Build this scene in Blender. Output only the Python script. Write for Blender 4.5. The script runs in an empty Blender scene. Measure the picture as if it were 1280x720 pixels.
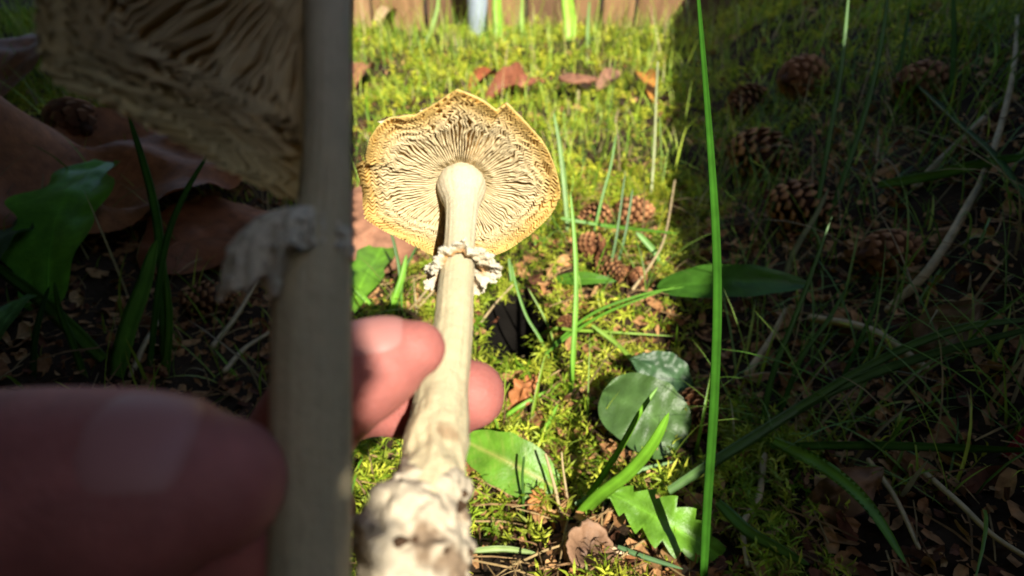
import bpy, bmesh, math
import numpy as np
from math import radians, sin, cos, pi
from mathutils import Vector, Matrix

# ------------------------------------------------------------------ camera, sky, sun, exposure
sc = bpy.context.scene
C = sc.collection
CAM_H, PITCH, FPX = 0.30, radians(30), 720.0          # focal length in pixels of a 1280 px wide picture
cd = bpy.data.cameras.new('camera'); cam = bpy.data.objects.new('camera', cd); C.objects.link(cam)
cam.location = (0, 0, CAM_H); cam.rotation_euler = (pi/2 - PITCH, 0, 0)
cd.sensor_width = 36; cd.lens = 36*FPX/1280
cd.clip_start = 0.005; cd.clip_end = 300
cd.dof.use_dof = True; cd.dof.focus_distance = 0.225; cd.dof.aperture_fstop = cd.lens/1.9
sc.camera = cam

SUN_EL, SUN_AZ = radians(38), radians(20)              # behind the camera, to the right
w = bpy.data.worlds.new('World'); sc.world = w; w.use_nodes = True
nt = w.node_tree
sky = nt.nodes.new('ShaderNodeTexSky'); sky.sky_type = 'NISHITA'; sky.sun_disc = False
sky.sun_elevation = SUN_EL; sky.sun_rotation = pi - SUN_AZ
nt.links.new(sky.outputs[0], nt.nodes['Background'].inputs[0])
nt.nodes['Background'].inputs[1].default_value = 0.105
sd = bpy.data.lights.new('sun', 'SUN'); sd.energy = 5.0; sd.angle = radians(0.45); sd.color = (1, .93, .80)
sun = bpy.data.objects.new('sun', sd); C.objects.link(sun)
SV = Vector((cos(SUN_EL)*sin(SUN_AZ), -cos(SUN_EL)*cos(SUN_AZ), sin(SUN_EL)))     # towards the sun
sun.rotation_euler = SV.to_track_quat('Z', 'Y').to_euler(); sun.location = SV*4
sc.view_settings.view_transform = 'Standard'; sc.view_settings.look = 'None'
sc.view_settings.gamma = 1; sc.view_settings.use_curve_mapping = False
sc.view_settings.exposure = 0.92
SH = np.array([-SV.x/SV.z, -SV.y/SV.z])                # where a shadow falls per metre of height

# ------------------------------------------------------------------ helpers
rng = np.random.default_rng(7)
def ray(px, py):
    X = (px-640)/FPX; Y = -(py-360)/FPX
    return np.array([X, cos(PITCH)+Y*sin(PITCH), -sin(PITCH)+Y*cos(PITCH)])
EYE = np.array([0, 0, CAM_H])
def P(px, py, d): return EYE + ray(px, py)*d
VR, VU, VB = np.array([1., 0, 0]), np.array([0, sin(PITCH), cos(PITCH)]), np.array([0, -cos(PITCH), sin(PITCH)])  # right, up, back of the view
def unit(v): v = np.asarray(v, float); return v/np.maximum(np.linalg.norm(v, axis=-1, keepdims=True), 1e-12)
def sstep(t): t = np.clip(t, 0, 1); return t*t*(3-2*t)

def _h(ix, iy, iz, s):
    n = (ix*374761393 + iy*668265263 + iz*2147483647 + s*1274126177) & 0xffffffff
    n = ((n ^ (n >> 13))*1274126177) & 0xffffffff
    return ((n ^ (n >> 16)) & 0xffff)/65535.0*2-1
def vn(x, y, z=0.0, s=0):
    x, y, z = np.broadcast_arrays(np.asarray(x, float), np.asarray(y, float), np.asarray(z, float))
    i, j, k = np.floor(x).astype(np.int64), np.floor(y).astype(np.int64), np.floor(z).astype(np.int64)
    f, g, h = sstep(x-i), sstep(y-j), sstep(z-k)
    r = 0
    for a in (0, 1):
        for b in (0, 1):
            for c in (0, 1):
                r = r + _h(i+a, j+b, k+c, s)*(f if a else 1-f)*(g if b else 1-g)*(h if c else 1-h)
    return r
def fbm(x, y, z=0.0, s=0, o=3):
    r, a, q = 0, 1, 1
    for n in range(o): r = r + a*vn(x*q, y*q, z*q, s+n*17); a *= .5; q *= 2.03
    return r

HOLE = np.array([0.0, 0.0])
def H(x, y):
    x = np.asarray(x, float); y = np.asarray(y, float)
    dep = np.maximum(.866*y + .15, .16)
    ur = x - (.283*dep + .012); ul = -x - (.283*dep + .03)
    z = .21*sstep(ur/.42) + .10*sstep(ul/.35)
    far = sstep((np.hypot(x, y)-.7)/1.5)
    z = z + (.011+.014*far)*fbm(x*8, y*8, 0, 3) + .004*fbm(x*30, y*30, 0, 9, 2) - .004
    q = np.hypot((x-HOLE[0])/.027, (y-HOLE[1])/.046)
    if HOLE.any():
        z = z - .06*np.exp(-q**3) + .006*np.exp(-((q-1.5)/.5)**2)
    return z
def hit(px, py, lift=0.0):
    d = ray(px, py); t = np.arange(.03, 6, .0015)
    p = EYE + d*t[:, None]
    b = p[:, 2] < H(p[:, 0], p[:, 1]) + lift
    k = int(np.argmax(b)) if b.any() else len(t)-1
    return p[k], t[k]
HOLE = hit(640, 412)[0][:2].copy()

def mesh_np(name, V, F, mat, parent=None, col=None, smooth=True):
    """V (n,3); F list of int arrays (m,3) or (m,4)"""
    me = bpy.data.meshes.new(name)
    V = np.ascontiguousarray(V, dtype=np.float32)
    if not isinstance(F, list): F = [F]
    F = [np.asarray(f, dtype=np.int32) for f in F if len(f)]
    me.vertices.add(len(V)); me.vertices.foreach_set('co', V.ravel())
    li = np.concatenate([f.ravel() for f in F])
    tot = np.concatenate([np.full(len(f), f.shape[1], np.int32) for f in F])
    st = np.concatenate([[0], np.cumsum(tot)[:-1]]).astype(np.int32)
    me.loops.add(len(li)); me.loops.foreach_set('vertex_index', li)
    me.polygons.add(len(tot)); me.polygons.foreach_set('loop_start', st); me.polygons.foreach_set('loop_total', tot)
    me.polygons.foreach_set('use_smooth', np.full(len(tot), smooth))
    if col is not None:
        a = me.attributes.new('col', 'FLOAT_COLOR', 'POINT')
        c = np.ones((len(V), 4), np.float32); c[:, :3] = np.clip(col, 0, 1); a.data.foreach_set('color', c.ravel())
    me.update(calc_edges=True); me.validate()
    if mat: me.materials.append(mat)
    o = bpy.data.objects.new(name, me); C.objects.link(o)
    if parent: o.parent = parent
    return o
def tag(o, label=None, cat=None, group=None, kind=None):
    if label: o['label'] = label
    if cat: o['category'] = cat
    if group: o['group'] = group
    if kind: o['kind'] = kind
    return o
def empty(name, loc):
    o = bpy.data.objects.new(name, None); C.objects.link(o); o.location = loc; o.empty_display_size = .02
    return o
def settle(root):
    """children were built in world space: keep them there under an Empty away from the origin"""
    for ch in root.children:
        ch.matrix_parent_inverse = Matrix.Translation(-Vector(root.location))
def gridfaces(n, m, wrap=False):
    i = np.arange(n-1)[:, None]; j = np.arange(m if wrap else m-1)[None, :]
    a = i*m + j; b = i*m + (j+1) % m
    return np.stack([a, b, b+m, a+m], -1).reshape(-1, 4)

def mat(name, color=(.5, .5, .5), attr=False, rough=.7, var=.25, vscale=60, bump=.0, bscale=200, trans=0.0, sss=0.0, spec=.4, col2=None, coat=0.0, stretch=None):
    m = bpy.data.materials.new(name); m.use_nodes = True; t = m.node_tree; N, L = t.nodes, t.links
    bs = N['Principled BSDF']; bs.inputs['Roughness'].default_value = rough
    bs.inputs['Specular IOR Level'].default_value = spec
    bs.inputs['Coat Weight'].default_value = coat
    tc = N.new('ShaderNodeTexCoord'); src = tc.outputs['Object']
    if stretch:
        mp = N.new('ShaderNodeMapping'); mp.inputs['Scale'].default_value = stretch; L.new(src, mp.inputs[0]); src = mp.outputs[0]
    nz = N.new('ShaderNodeTexNoise'); nz.inputs['Scale'].default_value = vscale; nz.inputs['Detail'].default_value = 5; L.new(src, nz.inputs[0])
    if attr:
        at = N.new('ShaderNodeAttribute'); at.attribute_name = 'col'; base = at.outputs['Color']
    else:
        rg = N.new('ShaderNodeRGB'); rg.outputs[0].default_value = (*color, 1); base = rg.outputs[0]
    if col2:
        mx = N.new('ShaderNodeMix'); mx.data_type = 'RGBA'; r2 = N.new('ShaderNodeValToRGB')
        r2.color_ramp.elements[0].position = .42; r2.color_ramp.elements[1].position = .62; L.new(nz.outputs[0], r2.inputs[0])
        L.new(r2.outputs[0], mx.inputs['Factor']); L.new(base, mx.inputs['A']); mx.inputs['B'].default_value = (*col2, 1); base = mx.outputs['Result']
    mr = N.new('ShaderNodeMapRange'); mr.inputs[1].default_value = .25; mr.inputs[2].default_value = .75
    mr.inputs[3].default_value = 1-var; mr.inputs[4].default_value = 1+var; L.new(nz.outputs[0], mr.inputs[0])
    mu = N.new('ShaderNodeVectorMath'); mu.operation = 'SCALE'; L.new(base, mu.inputs[0]); L.new(mr.outputs[0], mu.inputs['Scale'])
    L.new(mu.outputs[0], bs.inputs['Base Color'])
    if bump:
        n2 = N.new('ShaderNodeTexNoise'); n2.inputs['Scale'].default_value = bscale; n2.inputs['Detail'].default_value = 4; L.new(src, n2.inputs[0])
        bp = N.new('ShaderNodeBump'); bp.inputs['Strength'].default_value = bump; bp.inputs['Distance'].default_value = .6/bscale
        L.new(n2.outputs[0], bp.inputs['Height']); L.new(bp.outputs[0], bs.inputs['Normal'])
    if sss:
        bs.inputs['Subsurface Weight'].default_value = sss; bs.inputs['Subsurface Radius'].default_value = (1, .35, .2); bs.inputs['Subsurface Scale'].default_value = .003
    if trans:
        tr = N.new('ShaderNodeBsdfTranslucent'); L.new(mu.outputs[0], tr.inputs[0])
        ms = N.new('ShaderNodeMixShader'); ms.inputs[0].default_value = trans
        L.new(bs.outputs[0], ms.inputs[1]); L.new(tr.outputs[0], ms.inputs[2]); L.new(ms.outputs[0], N['Material Output'].inputs[0])
    return m

M = dict(
    soil=mat('soil', attr=True, vscale=25, var=.5, bump=.8, bscale=180, rough=.95, spec=.1),
    moss=mat('moss_leaf', attr=True, rough=.55, var=.15, vscale=150, trans=.3, spec=.3),
    grass=mat('grass_leaf', attr=True, rough=.42, var=.18, vscale=90, trans=.3, spec=.45),
    litter=mat('litter_bits', attr=True, rough=.8, var=.4, vscale=250, trans=.08, spec=.2),
    gill=mat('gill_flesh', attr=True, rough=.6, var=.08, vscale=400, trans=.28, spec=.25),
    cap=mat('cap_flesh', attr=True, rough=.6, var=.15, vscale=300, bump=.25, bscale=500, spec=.3),
    stem=mat('stem_flesh', attr=True, rough=.62, var=.10, vscale=350, bump=.5, bscale=900, sss=.12, spec=.3),
    ring=mat('veil_crumbs', attr=True, rough=.75, var=.12, vscale=500, bump=.8, bscale=1200, sss=.1, spec=.2),
    volva=mat('volva_flesh', attr=True, rough=.8, var=.2, vscale=220, bump=.6, bscale=500, spec=.2),
    skin=mat('skin', (.40, .138, .115), rough=.6, var=.2, vscale=140, bump=.5, bscale=1100, sss=.25, spec=.3),
    nail=mat('nail', (.44, .19, .165), rough=.5, var=.06, vscale=80, spec=.4, coat=.0),
    cone=mat('cone_scale', attr=True, rough=.75, var=.3, vscale=300, spec=.2),
    leaf=mat('green_leaf', attr=True, rough=.42, var=.22, vscale=120, bump=.35, bscale=500, trans=.25, spec=.45),
    dead=mat('dead_leaf', attr=True, rough=.6, var=.35, vscale=90, bump=.4, bscale=350, trans=.06, spec=.3),
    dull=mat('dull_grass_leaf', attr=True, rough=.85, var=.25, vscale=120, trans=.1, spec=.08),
    straw=mat('straw', (.42, .32, .17), rough=.6, var=.25, vscale=120, spec=.3),
    metal=mat('galvanised_metal', (.30, .36, .42), rough=.5, var=.15, vscale=30, spec=.5),
    bark=mat('bark', (.09, .06, .04), rough=.95, var=.5, vscale=25, bump=1, bscale=40, spec=.1),
    crown=mat('crown_leaf', attr=True, rough=.6, var=.2, vscale=20, spec=.2),
    dirt=mat('dirt_crumb', (.06, .035, .02), rough=.95, var=.5, vscale=400, spec=.1),
)
for i, c in enumerate([(.26, .15, .07), (.20, .11, .055), (.33, .20, .10), (.15, .085, .045), (.23, .13, .06)]):
    M['board%d' % i] = mat('fence_board_%d' % i, c, rough=.8, var=.35, vscale=6, bump=.3, bscale=40, stretch=(6, 6, .8), spec=.2)

def smooth_path(pts, n):
    """Catmull-Rom through rows of pts (any columns)"""
    p = np.asarray(pts, float); p = np.vstack([2*p[0]-p[1], p, 2*p[-1]-p[-2]])
    k = len(p)-3; u = np.linspace(0, k-1e-6, n); i = u.astype(int); f = (u-i)[:, None]
    a, b, c, d = p[i], p[i+1], p[i+2], p[i+3]
    return .5*(2*b + (c-a)*f + (2*a-5*b+4*c-d)*f**2 + (3*b-a-3*c+d)*f**3)
def frames(path, ref=VB):
    T = unit(np.gradient(path, axis=0)); S = unit(np.cross(T, ref)); U = np.cross(S, T)
    return T, S, U
def tube_np(path, rad, ns=24, disp=None, caps=True, ref=VB):
    T, S, U = frames(path, ref); a = np.arange(ns)/ns*2*pi
    if caps:
        k = np.sin(np.linspace(0, pi/2, 6))[:-1]
        r0 = rad[0]; r1 = rad[-1]
        c0 = np.cos(np.linspace(0, pi/2, 6))[:-1]
        path = np.vstack([path[0]-T[0]*r0*c0[:, None], path, path[-1]+T[-1]*r1*c0[::-1, None]])
        rad = np.concatenate([np.maximum(r0*k, r0*.04), rad, np.maximum(r1*k[::-1], r1*.04)])
        S = np.vstack([np.repeat(S[:1], 5, 0), S, np.repeat(S[-1:], 5, 0)]); U = np.vstack([np.repeat(U[:1], 5, 0), U, np.repeat(U[-1:], 5, 0)])
    n = len(path)
    R = np.repeat(rad[:, None], ns, 1)
    A = np.repeat(a[None], n, 0); I = np.repeat(np.arange(n)[:, None]/(n-1), ns, 1)
    D = S[:, None]*np.cos(a)[None, :, None] + U[:, None]*np.sin(a)[None, :, None]
    V = path[:, None] + D*R[..., None]
    if disp is not None: V = V + D*disp(V, A, I)[..., None]
    F = [gridfaces(n, ns, True)]
    if caps:
        F.append(np.arange(ns)[::-1][None]); F.append((np.arange(ns)+(n-1)*ns)[None])
    return V.reshape(-1, 3), F, A.ravel(), I.ravel()

# ------------------------------------------------------------------ ground
def build_ground():
    def axis(n, a, lim, c):
        k = np.arcsinh(lim/a); return c + a*np.sinh(np.linspace(-k, k, n))
    xs = axis(401, .20, 70, 0); ys = axis(401, .20, 70, .5)
    X, Y = np.meshgrid(xs, ys, indexing='xy'); Z = H(X, Y)
    V = np.stack([X, Y, Z], -1).reshape(-1, 3)
    q = np.hypot((V[:, 0]-HOLE[0])/.034, (V[:, 1]-HOLE[1])/.06); k = sstep((q-.9)/.5)[:, None]      # near-black shade painted into the pit the mushroom was pulled from
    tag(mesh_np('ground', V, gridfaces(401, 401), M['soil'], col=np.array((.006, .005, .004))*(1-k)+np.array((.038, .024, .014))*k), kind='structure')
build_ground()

# ------------------------------------------------------------------ moss, grass, litter (uncountable)
def sector(n, r0, r1, half=1.15, power=0.0):
    u = rng.random(n)
    r = np.exp(np.log(r0)+(np.log(r1)-np.log(r0))*u) if power == 0 else (r0**power+(r1**power-r0**power)*u)**(1/power)
    a = rng.uniform(-half, half, n)
    return r*np.sin(a), r*np.cos(a)
def clear_hole(x, y, k=.024): return np.hypot((x-HOLE[0])/.032, (y-HOLE[1])/.052) > k/.024
def is_right(x, y): return x - .283*np.maximum(.866*y+.15, .16)

def sprig_template(seed, n=11, fat=1.0):
    r = np.random.default_rng(seed); V = []; F = []
    t = np.linspace(0, 1, 7); bend = r.uniform(.3, .8)
    px = bend*t**2; pz = t*(1-.35*t*bend); py = .12*np.sin(t*3+r.uniform(0, 6))
    path = np.stack([px, py, pz], -1)
    for k in range(7):
        wd = .018*(1-.6*t[k]); V += [path[k]+[0, wd, 0], path[k]-[0, wd, 0]]
    for k in range(6): F += [(2*k, 2*k+1, 2*k+3), (2*k, 2*k+3, 2*k+2)]
    T = np.gradient(path, axis=0); T = T/np.linalg.norm(T, axis=1)[:, None]
    for k in range(n):
        tt = .15+.85*k/(n-1); q = np.array([np.interp(tt, t, path[:, c]) for c in range(3)]); d = np.array([np.interp(tt, t, T[:, c]) for c in range(3)])
        for sgn in (0, 1):
            az = k*2.4 + sgn*pi + r.uniform(-.4, .4); o = np.array([cos(az), sin(az), .1]); o -= d*o.dot(d); o /= np.linalg.norm(o)
            L = (.40*(1-.45*tt)+.07)*r.uniform(.8, 1.2); sd_ = np.cross(d, o)*.036*fat
            m1 = q+(o*.75+d*.55)*L*.55; tip = q+(o*1.05+d*.45)*L - np.array([0, 0, .05])
            b = len(V); V += [q-sd_*.6, q+sd_*.6, m1+sd_, m1-sd_, tip]; F += [(b, b+1, b+2), (b, b+2, b+3), (b+3, b+2, b+4)]
    return np.array(V), np.array(F)
def scatter_templates(name, temps, x, y, z, size, tilt, col, mat_, label=None, cat=None):
    n = len(x); which = rng.integers(0, len(temps), n); Vs, Fs, Cs = [], [], []; off = 0
    yaw = rng.uniform(0, 2*pi, n); ta = rng.uniform(0, 2*pi, n)
    for k, (V, F) in enumerate(temps):
        s = np.where(which == k)[0]
        if not len(s): continue
        c, q = np.cos(yaw[s]), np.sin(yaw[s]); m = len(V)
        W = np.empty((len(s), m, 3)); W[..., 0] = V[:, 0]*c[:, None]-V[:, 1]*q[:, None]; W[..., 1] = V[:, 0]*q[:, None]+V[:, 1]*c[:, None]; W[..., 2] = V[:, 2]
        ax = np.stack([np.cos(ta[s]), np.sin(ta[s]), 0*ta[s]], -1)[:, None]; ct, st = np.cos(tilt[s])[:, None, None], np.sin(tilt[s])[:, None, None]
        W = W*ct + np.cross(np.broadcast_to(ax, W.shape), W)*st + ax*(ax*W).sum(-1, keepdims=True)*(1-ct)
        W = W*size[s][:, None, None] + np.stack([x[s], y[s], z[s]], -1)[:, None]
        Vs.append(W.reshape(-1, 3)); Fs.append((F[None]+(np.arange(len(s))*m)[:, None, None]+off).reshape(-1, 3)); off += len(s)*m
        Cs.append(np.repeat(col[s], m, 0))
    return tag(mesh_np(name, np.vstack(Vs), [np.vstack(Fs)], mat_, col=np.vstack(Cs), smooth=False), label, cat, kind='stuff')
def mixc(a, b, t): t = np.asarray(t)[:, None]; return np.array(a)*(1-t)+np.array(b)*t

BARE = [(px, py, rad, k) for px, py, rad, k in (
    (742, 290, .035, .95), (790, 286, .035, .95), (740, 326, .035, .95), (762, 352, .032, .95), (796, 357, .03, .95), (707, 420, .022, .95), (785, 400, .13, .4), (740, 345, .10, .5),
    (800, 545, .045, .95), (835, 500, .04, .9), (625, 596, .026, .95), (660, 610, .026, .95), (815, 680, .035, .95), (850, 695, .04, .95), (724, 690, .03, .95), (690, 640, .022, .35), (465, 365, .045, .95), (480, 330, .06, .95), (440, 385, .04, .95),
    (655, 500, .018, .9), (520, 360, .06, .6), (640, 112, .08, .8), (720, 110, .09, .8), (455, 112, .08, .8), (805, 122, .06, .8), (850, 430, .08, .5))]
BARE = [(hit(px, py)[0], rad, k) for px, py, rad, k in BARE]
def bare(x, y):
    m = np.zeros(len(x))
    for g, rad, k in BARE: m = np.maximum(m, k*(1-sstep((np.hypot(x-g[0], y-g[1])/rad-.75)/.5)))
    return m
def build_moss():
    temps = [sprig_template(s, 7) for s in range(6)]
    xa, ya = sector(20000, .16, .95, power=1.2); xb, yb = sector(19000, .8, 3.0, half=.9, power=1.0)
    x, y = np.r_[xa, xb], np.r_[ya, yb]
    r = np.hypot(x, y); p = fbm(x*5, y*5, 0, 41)
    side = np.maximum(np.maximum(is_right(x, y), is_right(-x, y)-.02), 0)
    dens = sstep((p+.72 - 14*np.clip(side, 0, .10)*(r < 1.0))/.7)
    k = (rng.random(len(x)) < dens) & clear_hole(x, y) & (rng.random(len(x)) > bare(x, y))
    x, y, r, p = x[k], y[k], r[k], p[k]; n = len(x)
    size = rng.uniform(.011, .027, n)*np.where(r > .95, 1.0+.6*(r-.95), 1)
    z = H(x, y)-.003
    c = mixc((.15, .29, .012), (.64, .66, .07), rng.random(n))*rng.uniform(.55, 1.2, n)[:, None]
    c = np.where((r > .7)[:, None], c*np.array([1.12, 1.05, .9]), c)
    tl = rng.uniform(.1, 1.15, n); nr = r < .9; fr = ~nr
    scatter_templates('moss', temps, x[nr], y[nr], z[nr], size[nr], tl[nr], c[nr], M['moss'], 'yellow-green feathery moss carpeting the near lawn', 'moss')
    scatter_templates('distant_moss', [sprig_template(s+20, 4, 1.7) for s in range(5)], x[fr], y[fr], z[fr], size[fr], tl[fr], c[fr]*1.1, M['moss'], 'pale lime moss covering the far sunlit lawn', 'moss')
build_moss()

def blades(name, x, y, L, W, lean, az, curl, col, label, cat, K=6):
    n = len(x); t = np.linspace(0, 1, K+1)
    ang = lean[:, None] + curl[:, None]*t[None]            # angle from vertical along the blade
    ds = (L/K)[:, None]
    hx = np.concatenate([np.zeros((n, 1)), np.cumsum(np.sin(ang[:, :-1])*ds, 1)], 1); hz = np.concatenate([np.zeros((n, 1)), np.cumsum(np.cos(ang[:, :-1])*ds, 1)], 1)
    cx, sx = np.cos(az)[:, None], np.sin(az)[:, None]
    c = np.stack([x[:, None]+hx*cx, y[:, None]+hx*sx, (H(x, y)-.006)[:, None]+hz], -1)
    side = np.stack([-sx, cx, 0*cx], -1)
    wd = (W[:, None]*np.array([.75, 1, 1, .9, .72, .42, .04])[None, :K+1])[..., None]*.5
    up = np.stack([-np.cos(ang)*cx, -np.cos(ang)*sx, np.sin(ang)], -1)*wd*.45
    V = np.stack([c+side*wd+up, c, c-side*wd+up], 2)     # n,K+1,3,3
    f = gridfaces(K+1, 3); F = (f[None]+(np.arange(n)*(K+1)*3)[:, None, None]).reshape(-1, 4)
    return tag(mesh_np(name, V.reshape(-1, 3), [F], M['grass'], col=np.repeat(col, (K+1)*3, 0)), label, cat, kind='stuff')
def build_grass():
    xa, ya = sector(1700, .30, .75, power=1.2); xb, yb = sector(19000, .75, 3.1, half=.95, power=1.0)
    x, y = np.r_[xa, xb], np.r_[ya, yb]; r = np.hypot(x, y)
    p = fbm(x*6, y*6, 0, 71); k = (rng.random(len(x)) < sstep((p+.9)/1.1)) & clear_hole(x, y, .04) & (rng.random(len(x)) > bare(x, y)*.8); x, y, r = x[k], y[k], r[k]; n = len(x)
    L = rng.gamma(4, .011, n)*np.where(r < .75, .9, 1.0+.35*np.clip(r-.75, 0, 2)); L = np.clip(L*np.where((r > 1.9) & (rng.random(n) < .3), 1.8, 1), .015, .24)
    Wd = rng.uniform(.0010, .0026, n)*np.where(r > 1.2, 1.4, 1)
    c = mixc((.16, .36, .02), (.54, .64, .08), rng.random(n)); dry = rng.random(n) < .15; c[dry] = mixc((.60, .52, .26), (.34, .25, .11), rng.random(dry.sum()))
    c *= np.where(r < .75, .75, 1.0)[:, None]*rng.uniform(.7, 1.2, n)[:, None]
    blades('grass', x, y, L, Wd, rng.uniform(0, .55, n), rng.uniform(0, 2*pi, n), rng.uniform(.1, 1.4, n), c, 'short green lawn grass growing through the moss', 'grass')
build_grass()
def build_tangle():
    # longer, thinner blades straggling over the bank and between the cones
    x, y = sector(5200, .32, 1.15, half=1.1, power=1.3); side = is_right(x, y); r = np.hypot(x, y)
    k = (side > .05) & (rng.random(len(x)) < .9) & clear_hole(x, y, .05)
    k |= (side < -.02) & (side > -.22) & (r > .5) & (x > -.05) & (rng.random(len(x)) < .22) & clear_hole(x, y, .06)
    x, y = x[k], y[k]; n = len(x)
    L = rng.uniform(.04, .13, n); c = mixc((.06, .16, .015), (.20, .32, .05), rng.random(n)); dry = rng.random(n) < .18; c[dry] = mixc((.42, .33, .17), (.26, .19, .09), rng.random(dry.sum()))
    blades('straggling_grass', x, y, L, rng.uniform(.0009, .0022, n), rng.uniform(.1, 1.0, n), rng.uniform(0, 2*pi, n), rng.uniform(.2, 1.3, n), c, 'thin straggling grass tangled over the cone-strewn bank', 'grass')
build_tangle()

def build_litter():
    g = np.stack(np.meshgrid(np.linspace(-1, 1, 4), np.linspace(-1, 1, 3), indexing='ij'), -1).reshape(-1, 2)
    temps = []
    for s in range(6):
        r = np.random.default_rng(s+50); u, v = g[:, 0], g[:, 1]*(1-.55*np.abs(g[:, 0])**1.5)*r.uniform(.3, .65)
        V = np.stack([u, v + .15*r.normal(size=12)*.5, .35*r.uniform(.4, 1)*u*u + .7*v*v*r.uniform(-1, 1)+.08*r.normal(size=12)], -1)
        temps.append((V, np.vstack([gridfaces(4, 3)[:, [0, 1, 2]], gridfaces(4, 3)[:, [0, 2, 3]]])))
    xa, ya = sector(15000, .16, .95, power=1.2); xb, yb = sector(5000, .95, 2.9, half=.9, power=1)
    x, y = np.r_[xa, xb], np.r_[ya, yb]; r = np.hypot(x, y)
    p = fbm(x*7, y*7, 0, 23); sd_ = (is_right(x, y) > 0) | (is_right(-x, y) > 0) | (bare(x, y) > .45)
    k = (rng.random(len(x)) < np.where(sd_, .95, sstep((p+.45)/.9))) & clear_hole(x, y, .02); x, y, r = x[k], y[k], r[k]; n = len(x)
    c = mixc((.28, .12, .045), (.52, .30, .13), rng.random(n)); dk = rng.random(n) < .3; c[dk] = mixc((.06, .03, .016), (.17, .06, .03), rng.random(dk.sum()))
    scatter_templates('leaf_litter', temps, x, y, H(x, y)+rng.uniform(-.001, .006, n), rng.gamma(3, .0017, n).clip(.0018, .011)*np.where(r > .95, 1.6, 1), rng.uniform(0, 1.2, n), c, M['litter'], 'brown leaf crumbs and cone scales littering the moss', 'litter')
    # needles and dry stalks
    x, y = sector(2600, .16, 1.1, power=1.2); k = clear_hole(x, y, .035); x, y = x[k], y[k]; n = len(x)
    c = mixc((.36, .26, .12), (.19, .10, .045), rng.random(n))
    V = np.array([[-1, -.03, 0], [-1, .03, 0], [0, .035, .12], [0, -.035, .12], [1, .02, .02], [1, -.02, .02], [-1, 0, .05], [0, 0, .17], [1, 0, .05]])
    F = np.array([(0, 3, 7), (0, 7, 6), (6, 7, 2), (6, 2, 1), (3, 5, 8), (3, 8, 7), (7, 8, 4), (7, 4, 2)])
    scatter_templates('dry_needles', [(V, F)], x, y, H(x, y)+rng.uniform(.002, .012, n), rng.uniform(.006, .022, n), rng.uniform(0, .45, n), c, M['litter'], 'tan needles and dry stalks strewn over the moss', 'litter')
build_litter()

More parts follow.
